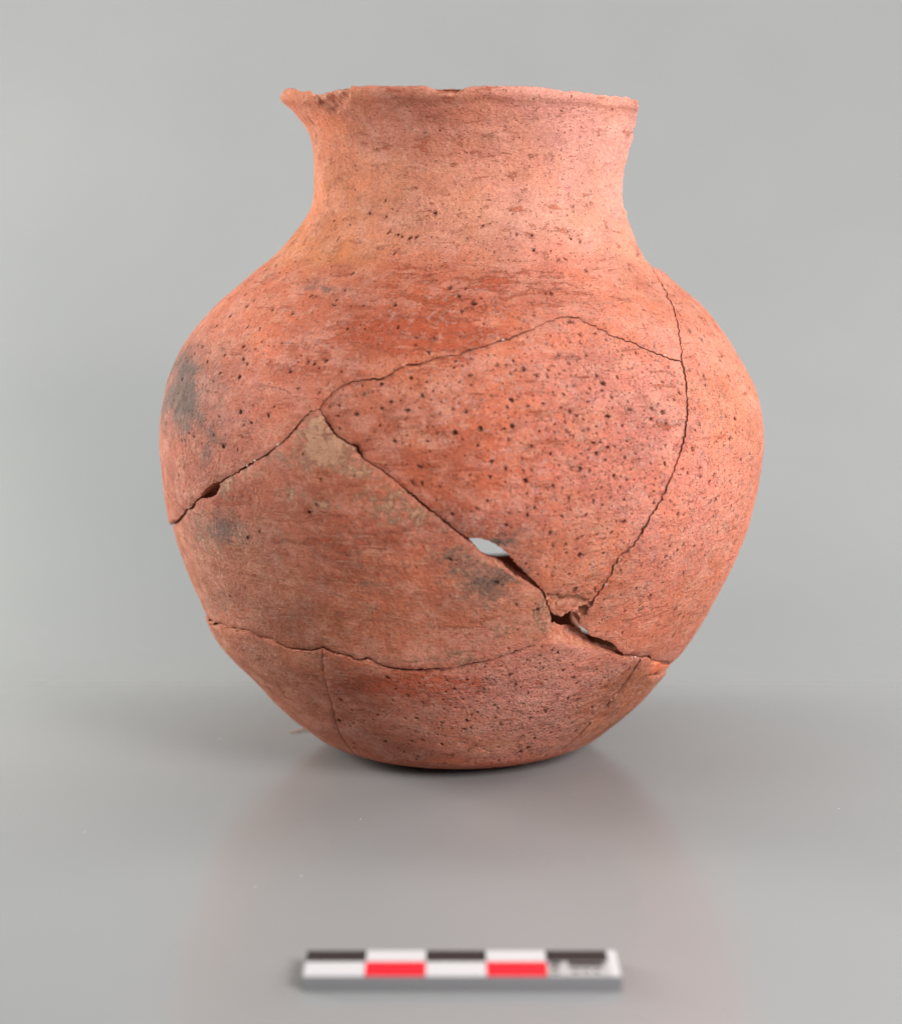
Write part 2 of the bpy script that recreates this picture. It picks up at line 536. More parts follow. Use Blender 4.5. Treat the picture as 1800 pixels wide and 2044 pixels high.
cat = np.concatenate
POLYS = {
    'A': cat([rimrow(SEAM_L, aR)[:-1], neckr[:-1], ad[:-1], ab[::-1][:-1], a_mid[::-1][:-1], h1u[::-1][:-1],
              a_left[::-1][:-1], lefthid[::-1][:-1], uvd(SEAM_L, zl - 30), deg([(SEAM_L, zl - 30), (SEAM_L, 1262)])[1:-1]]),
    'B': cat([ab[:-1], bd[:-1], btip[:-1], h2u[:-1], bc[:-1]]),
    'C': cat([a_left[:-1], h1l[:-1], a_mid[:-1], bc[::-1][:-1], h2l[:-1], ctip[:-1], ce[:-1], cehid[:-1],
              deg([(SEAM_L, zc + 10), (SEAM_L, zl - 30)]), lefthid[1:-1]]),
    'D': cat([ad[:-1], bd[:-1], dtip[:-1], df[:-1], dfhid[:-1], deg([(RB, zdf + 8), (RB, 960)])[:-1], dtop[:-1]]),
    'E1': cat([ce[kE:-1], cehid[:-1], uvd(SEAM_L, zc + 10), uvd(SEAM_L, 60), vbr(SEAM_L, a_ee), ee[::-1][:-1]]),
    'E2': cat([ce[:kE + 1][::-1][:-1], etop[::-1][:-1], df[:kF], ef[:-1], vbr(a_ef, a_ee), ee[::-1][:-1]]),
    'F': cat([df[kF:kG], fg[:-1], ghid[:-1], uvd(118, zdf - 4), dfhid[(dfhid[:, 0] > math.radians(119) * UR)][:-1],
              uvd(RB, zdf + 8), uvd(RB, 60), vbr(RB, a_ef), ef[::-1][:-1]]),
    'G': cat([df[kG:-1], gtop[::-1][:-1], ghid[::-1][:-1], fg[::-1][:-1]]),
    'J': cat([deg([(RB, 45), (RB, 965), (120, 1010), (116, 1140), (119, 1258)]), rimrow(119, SEAM_R)[:-1],
              deg([(SEAM_R, 1264), (SEAM_R, 45)])[1:], deg([(SEAM_R, 45), (175, 50), (RB, 45)])[1:-1]]),
}
# E2 polygon runs: crack junction with E1 -> right; rebuild it in one clear loop
POLYS['E2'] = cat([ce[:kE + 1][::-1], etop[::-1][1:], df[1:kF], ef, vbr(a_ef, a_ee)[1:-1], ee[::-1][:-1]])

# ------------------------------------------------------------------ 2-D helpers


def inside(pts, poly):
    x, y = pts[:, 0], pts[:, 1]
    res = np.zeros(len(pts), bool)
    px, py = poly[:, 0], poly[:, 1]
    qx, qy = np.roll(px, -1), np.roll(py, -1)
    for a, b, c, d in zip(px, py, qx, qy):
        if b == d:
            continue
        m = ((b > y) != (d > y))
        if m.any():
            res[m] ^= x[m] < (c - a) * (y[m] - b) / (d - b) + a
    return res


def segdist(pts, poly):
    """distance to a closed outline"""
    best = np.full(len(pts), 1e9)
    q = np.roll(poly, -1, 0)
    for a, b in zip(poly, q):
        ab_ = b - a
        L2 = ab_ @ ab_ + 1e-9
        lo = np.minimum(a, b) - 30
        hi = np.maximum(a, b) + 30
        m = np.nonzero((pts[:, 0] > lo[0]) & (pts[:, 0] < hi[0]) & (pts[:, 1] > lo[1]) & (pts[:, 1] < hi[1]))[0]
        if not len(m):
            continue
        p = pts[m]
        t = np.clip(((p - a) @ ab_) / L2, 0, 1)
        d = np.hypot(p[:, 0] - a[0] - t * ab_[0], p[:, 1] - a[1] - t * ab_[1])
        best[m] = np.minimum(best[m], d)
    return best


def area(poly):
    x, y = poly.T
    return .5 * np.sum(x * np.roll(y, -1) - np.roll(x, -1) * y)


def clean(poly, tol=1.2):
    out = [poly[0]]
    for p in poly[1:]:
        if np.hypot(*(p - out[-1])) > tol:
            out.append(p)
    if np.hypot(*(out[0] - out[-1])) < tol:
        out.pop()
    return np.array(out)


def inset(poly, gap):
    s = 1 if area(poly) > 0 else -1
    a, b = np.roll(poly, 2, 0), np.roll(poly, -2, 0)
    t = b - a
    t /= (np.hypot(t[:, 0], t[:, 1])[:, None] + 1e-9)
    n = np.stack([-t[:, 1], t[:, 0]], -1) * s
    m = (np.abs(poly[:, 1] - VTOP) < 1) | (poly[:, 1] < VB_RING + 1)
    g_ = gap[:, None] * n
    g_[m] = 0
    return poly + g_


# ------------------------------------------------------------------ colour of the fired clay (albedo), place by place
BASE = (198, 120, 92)
TONES = [  # x, y, spread x, spread y, colour, weight : colour given to the clay there
    (650, 330, 60, 150, (214, 130, 88), .8), (640, 450, 90, 60, (216, 136, 92), .7),
    (830, 250, 150, 40, (176, 108, 88), .75), (960, 300, 140, 40, (178, 110, 90), .5),
    (1140, 330, 120, 130, (222, 158, 144), 1.2), (900, 380, 120, 90, (202, 136, 108), .7),
    (780, 410, 100, 60, (210, 138, 106), .6), (1050, 440, 160, 40, (216, 156, 132), .8), (1220, 300, 40, 130, (228, 164, 148), .9),
    (640, 505, 70, 22, (222, 144, 84), .9), (560, 560, 90, 40, (206, 118, 84), .6),
    (900, 560, 260, 50, (190, 106, 78), .65), (1100, 580, 160, 50, (196, 114, 88), .6),
    (480, 640, 80, 60, (218, 128, 94), .9), (600, 640, 120, 50, (200, 112, 84), .5),
    (800, 650, 200, 50, (186, 96, 62), .85), (640, 740, 130, 60, (182, 98, 72), .7),
    (480, 800, 90, 70, (196, 112, 88), .6), (400, 900, 60, 80, (186, 104, 78), .7),
    (1230, 640, 80, 40, (220, 138, 108), .7), (1180, 540, 90, 50, (210, 132, 102), .5),
    (800, 790, 130, 50, (188, 112, 82), .7), (760, 850, 90, 60, (180, 104, 78), .7),
    (1000, 770, 180, 60, (200, 122, 96), .6), (1230, 780, 110, 90, (206, 130, 114), .85),
    (1010, 870, 150, 70, (196, 106, 76), .6), (1230, 930, 120, 100, (212, 132, 116), .8),
    (900, 950, 110, 60, (180, 94, 62), .8), (1080, 960, 140, 40, (200, 114, 86), .7),
    (980, 1040, 100, 25, (150, 84, 70), .7), (1130, 1130, 90, 50, (206, 120, 86), .8),
    (1180, 1040, 90, 60, (212, 134, 112), .7), (1130, 1205, 60, 14, (206, 134, 112), .7),
    (600, 1000, 160, 60, (180, 100, 72), .9), (520, 1150, 120, 90, (182, 110, 80), .9),
    (700, 1150, 180, 90, (174, 98, 74), .9), (900, 1240, 180, 60, (186, 110, 78), .9), (430, 1100, 60, 60, (180, 112, 84), .7),
    (1040, 1230, 50, 40, (186, 118, 92), .7),
    (1440, 760, 60, 120, (224, 138, 104), .6), (1470, 960, 50, 160, (226, 136, 104), .8),
    (1390, 1000, 60, 160, (214, 134, 118), .8), (1430, 1180, 60, 80, (216, 126, 86), .85),
    (1300, 1200, 80, 80, (208, 124, 98), .8), (1260, 1280, 60, 25, (196, 112, 84), .6),
    (520, 1340, 90, 50, (184, 114, 84), .8), (800, 1365, 180, 22, (172, 88, 58), .85),
    (780, 1440, 140, 40, (186, 108, 82), .8), (1060, 1390, 130, 70, (208, 138, 122), 1.4),
    (1190, 1350, 60, 40, (200, 126, 112), .8), (960, 1330, 60, 12, (172, 88, 58), .6), (960, 1525, 160, 10, (200, 104, 72), .8),
    (1290, 1370, 40, 25, (176, 100, 56), 3.0), (1225, 1430, 45, 40, (180, 102, 54), 3.0),
    (375, 780, 60, 90, (170, 108, 88), .5)]
SOOT = [(372, 740, 26, 34, .95), (365, 800, 34, 48, .95), (395, 690, 20, 30, .4), (430, 862, 24, 12, .6), (422, 900, 16, 26, .55), (450, 1060, 50, 26, .6), (470, 1045, 30, 14, .4), (410, 770, 60, 90, .35), (640, 575, 40, 8, .5), (540, 560, 70, 10, .3),
        (420, 1070, 40, 30, .3), (990, 1072, 55, 13, .75), (1055, 1100, 40, 18, .35), (940, 1050, 50, 14, .35), (925, 1125, 52, 38, .50), (985, 1150, 56, 28, .64), (1000, 1185, 40, 20, .42), (960, 1190, 60, 26, .42), (880, 1090, 60, 30, .3), (760, 1060, 140, 30, .25), (890, 1090, 40, 18, .45),
        (690, 1110, 140, 18, .22), (560, 1210, 120, 14, .25), (440, 1200, 30, 14, .35), (1030, 1165, 20, 20, .3),
        (450, 1030, 30, 10, .4), (1225, 1420, 26, 40, .3), (760, 1180, 120, 40, .2), (900, 900, 40, 10, .15)]
TAN = [(625, 860, 30, 30, .85), (655, 905, 50, 34, .85), (700, 950, 50, 26, .62), (560, 920, 50, 18, .45), (500, 950, 40, 12, .4),
       (455, 970, 12, 16, .7), (595, 975, 24, 14, .65), (650, 1005, 60, 12, .45), (780, 1000, 60, 36, .6),
       (840, 1035, 50, 20, .5), (530, 1085, 110, 70, .30), (410, 1080, 40, 60, .42), (430, 1180, 40, 50, .3),
       (970, 1165, 60, 40, .50), (905, 1110, 60, 46, .42), (400, 1050, 26, 14, .5), (1000, 1240, 80, 40, .36),
       (1085, 1215, 16, 46, .55), (900, 1318, 180, 16, .45), (740, 790, 50, 20, .42), (870, 770, 70, 34, .36),
       (720, 1130, 160, 60, .30), (800, 1220, 180, 60, .28), (560, 1220, 120, 30, .32), (670, 790, 20, 14, .4),
       (1050, 850, 60, 40, .2), (940, 270, 180, 50, .34), (680, 400, 60, 60, .3), (860, 440, 160, 40, .3), (520, 1350, 70, 40, .34), (700, 1440, 140, 50, .28),
       (900, 1450, 160, 40, .28)]
GRIT = [(1200, 850, 170, 150, .85), (1440, 920, 90, 260, .8), (950, 760, 150, 70, .55), (900, 620, 220, 60, .4),
        (1080, 1400, 170, 70, 1.0), (1000, 1060, 160, 90, .35), (1250, 1100, 100, 100, .5), (600, 700, 150, 100, .35),
        (450, 820, 100, 150, .3), (900, 500, 250, 60, .25)]
SLIPF = [(950, 580, 300, 70, .62), (880, 290, 120, 30, .6), (900, 950, 180, 70, .55), (830, 670, 200, 50, .85), (520, 1000, 160, 50, .6), (620, 720, 120, 50, .6), (1010, 850, 90, 90, .4),
         (1130, 390, 120, 120, .1), (700, 1100, 200, 100, .6), (820, 1365, 160, 25, .9), (1230, 850, 110, 120, .25)]


def gsum(px, items, base=0.0, mx=True):
    out = np.full(len(px), base)
    for x, y, sx, sy, wgt in items:
        g_ = np.exp(-.5 * (((px[:, 0] - x) / sx)**2 + ((px[:, 1] - y) / sy)**2)) * wgt
        out = np.maximum(out, g_) if mx else out + g_
    return out


def lin(c):
    c = np.asarray(c, float) / 255
    return np.where(c < .04045, c / 12.92, ((c + .055) / 1.055)**2.4)


def tone_at(px, P):
    q = px + np.stack([vnoise(P, 60, 11), vnoise(P, 50, 12)], -1) * 22
    col = np.tile(lin(BASE), (len(px), 1))
    acc = np.full(len(px), .25)
    num = col * acc[:, None]
    for x, y, sx, sy, c, wgt in TONES:
        g_ = np.exp(-.5 * (((q[:, 0] - x) / sx)**2 + ((q[:, 1] - y) / sy)**2)) * wgt
        num += lin(c) * g_[:, None]
        acc += g_
    col = num / acc[:, None]
    col = np.maximum(lin(BASE) + (col - lin(BASE)) * 1.3, .02)
    grey = col @ np.array([.4, .4, .2])
    return (col * .97 + grey[:, None] * .03) * (1 + .15 * vnoise(P, 80, 14) + .09 * vnoise(P, 28, 15))[:, None] * np.array([.98, .925, .875])


# spalls where the skin has flaked off: outline as seen, depth
SPALLS = [([(618, 168), (704, 168), (699, 200), (684, 221), (672, 226), (655, 216), (636, 207), (622, 190)], 6.5),
          ([(1086, 1180), (1100, 1186), (1114, 1184), (1126, 1192), (1140, 1187), (1160, 1190), (1172, 1194), (1181, 1199),
            (1166, 1214), (1151, 1226), (1130, 1242), (1100, 1242)], 9),
          ([(860, 168), (932, 168), (925, 184), (908, 190), (888, 189), (868, 184)], 5),
          ([(1176, 190), (1205, 192), (1270, 190), (1270, 212), (1240, 208), (1214, 211), (1190, 203)], 3.5),
          ([(1232, 1112), (1243, 1104), (1258, 1098), (1254, 1112), (1240, 1122)], 6),
          ([(1155, 630), (1166, 634), (1172, 648), (1160, 640)], 7), ([(1182, 648), (1196, 652), (1206, 662), (1192, 658)], 7),
          ([(694, 880), (712, 886), (722, 905), (714, 912), (702, 893)], 6)]


def place(u, v, off, dist):
    """skin point with all its dents; off = how far this sherd stands proud, dist = distance to its edge"""
    P, N, z = surf(u, v)
    px = proj(P)
    h = 1.8 * vnoise(P, 95, 3) + 1.0 * vnoise(P, 38, 4) + .45 * vnoise(P, 14, 5) + 2.2 * vnoise(P * [1, 1, 2.2], 170, 8)
    h = h * smooth(20, 90, z)
    h += off * smooth(20, 90, z)
    chip = .5 + .5 * vnoise(P, 9, 21)
    big = smooth(.35, .8, vnoise(P, 26, 22))
    # rounded, nibbled arris along each break
    wdt = 3.5 + 5 * chip + 9 * big
    h -= (1.2 + 1.5 * chip + 3.2 * big) * np.clip(1 - dist / wdt, 0, 1)**2
    for poly, dep in SPALLS:
        pl = np.array(poly, float)
        lo, hi = pl.min(0) - 8, pl.max(0) + 8
        m = np.nonzero((px[:, 0] > lo[0]) & (px[:, 0] < hi[0]) & (px[:, 1] > lo[1]) & (px[:, 1] < hi[1]) & (np.abs(u) < 1000))[0]
        if len(m):
            q = px[m] + np.stack([vnoise(P[m], 8, 31), vnoise(P[m], 8, 32)], -1) * 2.0
            ins = inside(q, pl)
            d = segdist(q, pl)
            h[m] -= np.where(ins, dep * smooth(0, 5, d) + 2.0 * vnoise(P[m], 7, 33) * smooth(0, 6, d), 0)
    return P + N * h[:, None], N, px


def make_mesh(name, co, faces, mats, fm, attrs, parent=None, smooth_ang=55):
    me = bpy.data.meshes.new(name)
    me.from_pydata((co * S).tolist(), [], faces)
    for m in mats:
        me.materials.append(m)
    me.polygons.foreach_set('material_index', fm)
    me.polygons.foreach_set('use_smooth', np.ones(len(faces), bool))
    for k, (typ, arr) in attrs.items():
        a = me.attributes.new(k, typ, 'POINT')
        a.data.foreach_set('vector' if typ == 'FLOAT_VECTOR' else 'color', np.ascontiguousarray(arr, dtype=np.float32).ravel())
    me.update()
    me.set_sharp_from_angle(angle=math.radians(smooth_ang))
    o = bpy.data.objects.new(name, me)
    scene.collection.objects.link(o)
    if parent:
        o.parent = parent
    return o


THICK = 32.0
BIG_PITS = {'A': [(1169, 541, 4.2), (666, 610, 4.6), (868, 426, 3.6), (795, 655, 4.4), (585, 628, 3), (497, 655, 3.4), (440, 745, 3.4), (830, 690, 3.6), (596, 776, 3.2), (1103, 705, 3), (1180, 665, 2.6)],
            'B': [(1022, 797, 5), (1203, 765, 4.4), (1209, 772, 3.6), (1254, 800, 3.2), (1213, 829, 5.2), (1223, 832, 4.2), (1137, 820, 4), (1300, 817, 4.2), (1245, 914, 4), (1252, 918, 3.6), (1212, 893, 4), (1185, 883, 3.8), (1190, 905, 4.2), (1101, 970, 4), (1158, 935, 4.6), (1119, 1029, 4), (1155, 1108, 4.6), (1008, 935, 4.6), (960, 855, 5.2), (1145, 768, 3.6), (785, 880, 4), (762, 815, 3.4), (837, 930, 5.6), (820, 963, 4.4), (1050, 960, 4.6), (1098, 1063, 4.4), (1244, 1040, 4.4), (1060, 890, 3.8)],
            'C': [(1071, 1218, 6.6), (618, 1022, 4.6), (641, 957, 3.6), (1030, 1204, 3), (520, 1060, 2.6), (702, 1170, 2.4)],
            'D': [(1417, 960, 4), (1426, 948, 4.4), (1492, 1060, 3.6), (1400, 1210, 4.6), (1385, 1255, 4), (1445, 890, 3.4), (1370, 1175, 3.2)],
            'E2': [(905, 1377, 4.4), (1020, 1350, 4.4), (822, 1478, 4.6), (1042, 1405, 4), (1100, 1416, 4), (700, 1448, 3.4), (775, 1350, 4)]}


def sherd(key, parent, label=None, offset=lambda px: 0, gap=(.7, 1.0), npits=0, pitmap=None, holes=(), fine=5.2, sooty=0):
    poly = clean(POLYS[key])
    if area(poly) < 0:
        poly = poly[::-1]
    P0 = surf(poly[:, 0], poly[:, 1])[0]
    gp = gap[0] + gap[1] * np.clip(vnoise(P0, 30, 17), -.4, 1) + .5 * np.clip(vnoise(P0, 8, 18), 0, 1)
    if key in ('C', 'E2'):
        q0 = proj(P0)
        gp = gp + (.5 + 2.6 * smooth(740, 860, q0[:, 0])) * smooth(1085, 1060, q0[:, 0]) * (np.abs(q0[:, 1] - 1290) < 55) * (q0[:, 0] > 440) * (np.abs(P0[:, 0]) < 500) * (P0[:, 1] < 0)
    poly = clean(inset(poly, gp), .8)
    loops = [poly] + [clean(h_) for h_ in holes]

    def isin(p):
        r = inside(p, loops[0])
        for h_ in loops[1:]:
            r ^= inside(p, h_)
        return r

    def dst(p):
        d = segdist(p, loops[0])
        for h_ in loops[1:]:
            d = np.minimum(d, segdist(p, h_))
        return d
    lo, hi = poly.min(0), poly.max(0)
    U1 = math.radians(94) * UR
    pts = []
    rs = np.random.RandomState(len(key) * 7 + ord(key[0]))
    # fine rows where the photograph looks, coarse rows behind

    def grid(u0, u1, su, sv):
        if u1 <= u0:
            return
        us, vs = np.arange(u0, u1, su), np.arange(lo[1], hi[1], sv)
        A, B = np.meshgrid(us, vs)
        A = A + (np.arange(len(vs)) % 2)[:, None] * su * .5
        q = np.stack([A.ravel(), B.ravel()], -1)
        q += rs.uniform(-.2, .2, q.shape) * [su, sv]
        pts.append(q)
    rr = np.interp((lo[1] + hi[1]) / 2, _v, _r)
    grid(max(lo[0], -U1), min(hi[0], U1), fine * 1.1, fine)
    grid(lo[0], min(hi[0], -U1), 26, 22)
    grid(max(lo[0], U1), hi[0], 26, 22)
    q = np.concatenate(pts)
    # extra points at spalls
    for pl, dep in SPALLS:
        pl = np.array(pl, float)
        lo2, hi2 = pl.min(0) - 4, pl.max(0) + 4
        n = int((hi2 - lo2).prod() / 9)
        s_ = lo2 + rs.uniform(0, 1, (n, 2)) * (hi2 - lo2)
        c4 = on_skin([lo2, hi2])
        if isin(c4[:1])[0] or isin(c4[1:])[0] or isin(on_skin([(lo2 + hi2) / 2]))[0]:
            q = np.concatenate([q, on_skin(s_)])
    q = q[isin(q)]
    dq = dst(q)
    q, dq = q[dq > 2.6], dq[dq > 2.6]
    # pits left by burnt-out chaff
    ring_pts, ring_h = [], []
    if npits:
        cand = np.stack([rs.uniform(max(lo[0], -U1 * .97), min(hi[0], U1 * .97), npits * 6), rs.uniform(lo[1], hi[1], npits * 6)], -1)
        cand = cand[isin(cand)]
        dc = dst(cand)
        Pc = surf(cand[:, 0], cand[:, 1])[0]
        pc = proj(Pc)
        dens = np.clip(.085 - .06 * (pc[:, 1] < 520) + gsum(pc, GRIT) * .9, 0, 1) * (.55 + .45 * smooth(-.3, .4, vnoise(Pc, 60, 41)))
        keep = (rs.uniform(0, 1, len(cand)) < dens)
        cand, dc = cand[keep][:npits], dc[keep][:npits]
        rad = np.clip(1.3 + 1.1 * rs.gamma(1.0, .9, len(cand)), 1.3, 5.0)
        if key in BIG_PITS:
            bp = BIG_PITS[key]
            cand = np.concatenate([on_skin([(x, y) for x, y, r in bp]), cand])
            rad = np.concatenate([[r for x, y, r in bp], rad])
            dc = np.concatenate([np.full(len(bp), 99.), dc])
        used = []
        for (cu, cv), r0, d0 in zip(cand, rad, dc):
            if d0 < r0 * 1.7 + 3:
                continue
            if used:
                ua = np.array(used)
                if np.any(np.hypot(ua[:, 0] - cu, ua[:, 1] - cv) < (ua[:, 2] + r0) * 1.4 + 1):
                    continue
            used.append((cu, cv, r0 * 1.35))
            ms = UR / np.interp(cv, _v, _r)
            asp = rs.uniform(.35, .95)
            an = rs.uniform(0, math.pi)
            ca, sa = math.cos(an), math.sin(an)
            dep = r0 * rs.uniform(.9, 1.6)
            for rr_, n, hh in ((1.25, 8, 0.0), (.95, 7, .15), (.74, 6, .9), (.3, 3, 1.0)):
                for k in range(n):
                    t = 2 * math.pi * (k + .3 * rr_) / n
                    rj = r0 * rr_ * (1 + rs.uniform(-.28, .25))
                    x_, y_ = rj * math.cos(t), rj * asp * math.sin(t)
                    ring_pts.append((cu + (x_ * ca - y_ * sa) * ms, cv + x_ * sa + y_ * ca))
                    ring_h.append(-dep * hh)
        if used:
            ua = np.array(used)
            # clear grid points out of the pits
            bad = np.zeros(len(q), bool)
            order = np.argsort(q[:, 0])
            qs = q[order]
            for cu, cv, r1 in ua:
                ms = UR / np.interp(cv, _v, _r)
                i0, i1 = np.searchsorted(qs[:, 0], [cu - r1 * ms - 3, cu + r1 * ms + 3])
                s_ = qs[i0:i1]
                m = (((s_[:, 0] - cu) / ms)**2 + (s_[:, 1] - cv)**2) < (r1 * 1.25 + 1)**2
                bad[order[i0:i1][m]] = True
            q, dq = q[~bad], dq[~bad]
    nb = sum(len(l) for l in loops)
    bpts = np.concatenate(loops)
    allp = [bpts, q]
    hp = [np.zeros(len(bpts)), np.zeros(len(q))]
    if ring_pts:
        allp.append(np.array(ring_pts))
        hp.append(np.array(ring_h))
    allp, hp = np.concatenate(allp), np.concatenate(hp)
    edges, s0 = [], 0
    for l in loops:
        n = len(l)
        edges += [(s0 + i, s0 + (i + 1) % n) for i in range(n)]
        s0 += n
    vo, eo, fo, ov, oe, of = delaunay_2d_cdt([Vector(p) for p in allp.tolist()], edges, [], 0, 1e-4)
    V = np.array([tuple(p) for p in vo])
    Fc = np.array([f for f in fo if len(f) == 3], int)
    cen = V[Fc].mean(1)
    ok = isin(cen)
    Fc = Fc[ok]
    # drop slivers and turn all faces outward (u to the right, v up is seen from outside)
    a_ = V[Fc]
    ar = .5 * ((a_[:, 1, 0] - a_[:, 0, 0]) * (a_[:, 2, 1] - a_[:, 0, 1]) - (a_[:, 2, 0] - a_[:, 0, 0]) * (a_[:, 1, 1] - a_[:, 0, 1]))
    Fc[ar < 0] = Fc[ar < 0][:, ::-1]
    Fc = Fc[np.abs(ar) > 1e-4]
    usedv = np.unique(Fc)
    remap = -np.ones(len(V), int)
    remap[usedv] = np.arange(len(usedv))
    Fc = remap[Fc]
    hv = np.array([hp[ov[i][0]] if len(ov[i]) else 0.0 for i in usedv])
    V = V[usedv]
    dv = dst(V)
    off = offset(proj(surf(V[:, 0], V[:, 1])[0])) + np.zeros(len(V))
    Pout, N, px = place(V[:, 0], V[:, 1], off, dv)
    Pout = Pout + N * hv[:, None]
    # outline edges = edges with one face
    e = np.concatenate([Fc[:, [0, 1]], Fc[:, [1, 2]], Fc[:, [2, 0]]])
    key_ = np.minimum(e[:, 0], e[:, 1]) * 10**7 + np.maximum(e[:, 0], e[:, 1])
    uq, ix, cnt = np.unique(key_, return_index=True, return_counts=True)
    be = e[ix[cnt == 1]]
    bv = np.unique(be)
    nv, nbv = len(V), len(bv)
    bm = -np.ones(nv, int)
    bm[bv] = np.arange(nbv)
    # inward direction in the sheet for the break faces
    rows = []
    Pb, Nb = Pout[bv], N[bv]
    vb = V[bv]
    # direction toward the sherd's middle, from neighbouring outline edges
    t = np.zeros((nbv, 3))
    ed = Pout[be[:, 1]] - Pout[be[:, 0]]
    np.add.at(t, bm[be[:, 0]], ed)
    np.add.at(t, bm[be[:, 1]], ed)
    side = np.cross(Nb, t)
    side /= (np.linalg.norm(side, axis=1)[:, None] + 1e-9)   # points into the sherd
    rimv = np.abs(vb[:, 1] - VTOP) < 1
    th = THICK * (1 - .45 * smooth(1150, 1262, surf(V[:, 0], V[:, 1])[2])) * smooth(0, 60, surf(V[:, 0], V[:, 1])[2] + 25)
    for dpt, am in ((.10, .6), (.34, 2.2), (.66, 2.6)):
        j = vnoise(Pb - Nb * dpt * THICK * 1.3, 9, 51) * am + np.where(rimv, -4 * (1 - (2 * dpt - 1)**2) * .5, .9 + dpt * 2.0)
        rows.append(Pb - Nb * (th[bv] * dpt)[:, None] + side * j[:, None])
    Pin = Pout - N * (hv[:, None]) - N * (th[:, None] + 1.5 * vnoise(Pout, 40, 61)[:, None])
    Pin[bv] += side * 2.5
    if key == 'C':
        pb = px[bv]
        sl = smooth(980, 1000, pb[:, 0]) * smooth(1088, 1070, pb[:, 0]) * smooth(1195, 1180, pb[:, 1]) * (pb[:, 1] > 1110) * 6
        for k_, dpt in enumerate((.10, .34, .66)):
            rows[k_] = rows[k_] - side * (sl * dpt)[:, None]
        Pin[bv] -= side * sl[:, None]
    if key == 'E2':     # the break under the gap slants, so its raw face shows
        pb = px[bv]
        sl = smooth(1086, 1112, pb[:, 0]) * smooth(1205, 1150, pb[:, 0]) * smooth(1325, 1316, pb[:, 1]) * (pb[:, 1] > 1240)
        sl = sl * (1 + .45 * vnoise(Pb, 20, 71) + .3 * vnoise(Pb, 7, 72))
        for k_, dpt in enumerate((.10, .34, .66)):
            rows[k_] = rows[k_] - side * (sl * 22 * dpt)[:, None]
        Pin[bv] -= side * (sl * 22)[:, None]
    co = np.concatenate([Pout] + rows + [Pin])
    nf = len(Fc)
    faces = Fc.tolist()
    r0 = [bv + 0, nv + np.arange(nbv), nv + nbv + np.arange(nbv), nv + 2 * nbv + np.arange(nbv), nv + 3 * nbv + bv]
    for k in range(4):
        a0, a1 = r0[k][bm[be[:, 0]]], r0[k][bm[be[:, 1]]]
        b0, b1 = r0[k + 1][bm[be[:, 0]]], r0[k + 1][bm[be[:, 1]]]
        faces += np.stack([a1, a0, b0, b1], -1).tolist()
    faces += (Fc[:, ::-1] + nv + 3 * nbv).tolist()
    fm = np.zeros(len(faces), np.int32)
    fm[nf:nf + 4 * len(be)] = 1
    if key in ('A', 'J'):   # the rim's lip is finished clay, not a break
        isr = rimv[bm[be[:, 0]]] & rimv[bm[be[:, 1]]]
        for k in range(4):
            fm[nf + k * len(be):nf + (k + 1) * len(be)][isr] = 0
    fm[nf + 4 * len(be):] = 2
    # spalled skin shows raw clay
    fc_px = px[Fc].mean(1)
    front = np.abs(V[Fc].mean(1)[:, 0]) < 1000
    for pl, dep in SPALLS[:3]:
        s_ = inside(fc_px, np.array(pl, float)) & front
        fm[:nf][s_] = 1
    # attributes
    def full(arr, fill):
        out = np.zeros((len(co), arr.shape[1]))
        out[:nv] = arr
        for k in range(3):
            out[nv + k * nbv:nv + (k + 1) * nbv] = arr[bv]
        out[nv + 3 * nbv:] = arr
        return out
    tone = np.concatenate([tone_at(px, Pout), np.ones((nv, 1))], -1)
    fr = (np.abs(V[:, 0]) < 1000)
    wx = px + np.stack([vnoise(Pout, 34, 81), vnoise(Pout, 30, 82)], -1) * 17 + np.stack([vnoise(Pout, 11, 83), vnoise(Pout, 11, 84)], -1) * 6
    tanv, sootv, gritv = gsum(wx, TAN), gsum(wx, SOOT), gsum(wx, GRIT, .12)
    slipv = np.clip(gsum(px, SLIPF, .42) - .0, 0, 1)
    if key not in ('C', ):
        tanv = tanv * (.55 if key in ('A', 'B', 'E1', 'E2') else .3)
    if key == 'G':
        tone[:, :3] = lin((238, 122, 78))
        gritv *= 0
    pit = smooth(.3, 1.0, -hv)       # burnt-out hollows painted darker: their shade plus a little dark soil
    if key == 'C':      # one rusty dribble
        ang = .42
        dx, dy = px[:, 0] - 667, px[:, 1] - 970
        a1, b1 = dx * math.cos(ang) - dy * math.sin(ang), dx * math.sin(ang) + dy * math.cos(ang)
        k1 = np.exp(-.5 * ((a1 / 4.5)**4 + (b1 / 17)**4))[:, None] * .75
        tone[:, :3] = tone[:, :3] * (1 - k1) + k1 * lin((140, 60, 26))
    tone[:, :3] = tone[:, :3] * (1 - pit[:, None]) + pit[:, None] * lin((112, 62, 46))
    marks = np.stack([tanv * fr, sootv * fr, gritv, slipv], -1)
    skin = np.stack([V[:, 0] / 100, V[:, 1] / 100, np.zeros(nv)], -1)
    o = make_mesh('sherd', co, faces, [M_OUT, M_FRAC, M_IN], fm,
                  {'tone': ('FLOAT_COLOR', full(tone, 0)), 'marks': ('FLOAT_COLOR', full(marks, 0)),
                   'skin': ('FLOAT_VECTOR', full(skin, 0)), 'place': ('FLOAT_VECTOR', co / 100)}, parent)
    if label:
        o['label'] = label
    return o


jar = bpy.data.objects.new('clay_jar', None)
scene.collection.objects.link(jar)
jar.location = (0, 0, 0)
jar['label'] = 'round orange clay jar with flared neck, mended from cracked sherds with gaps, on grey table'
jar['category'] = 'jar'

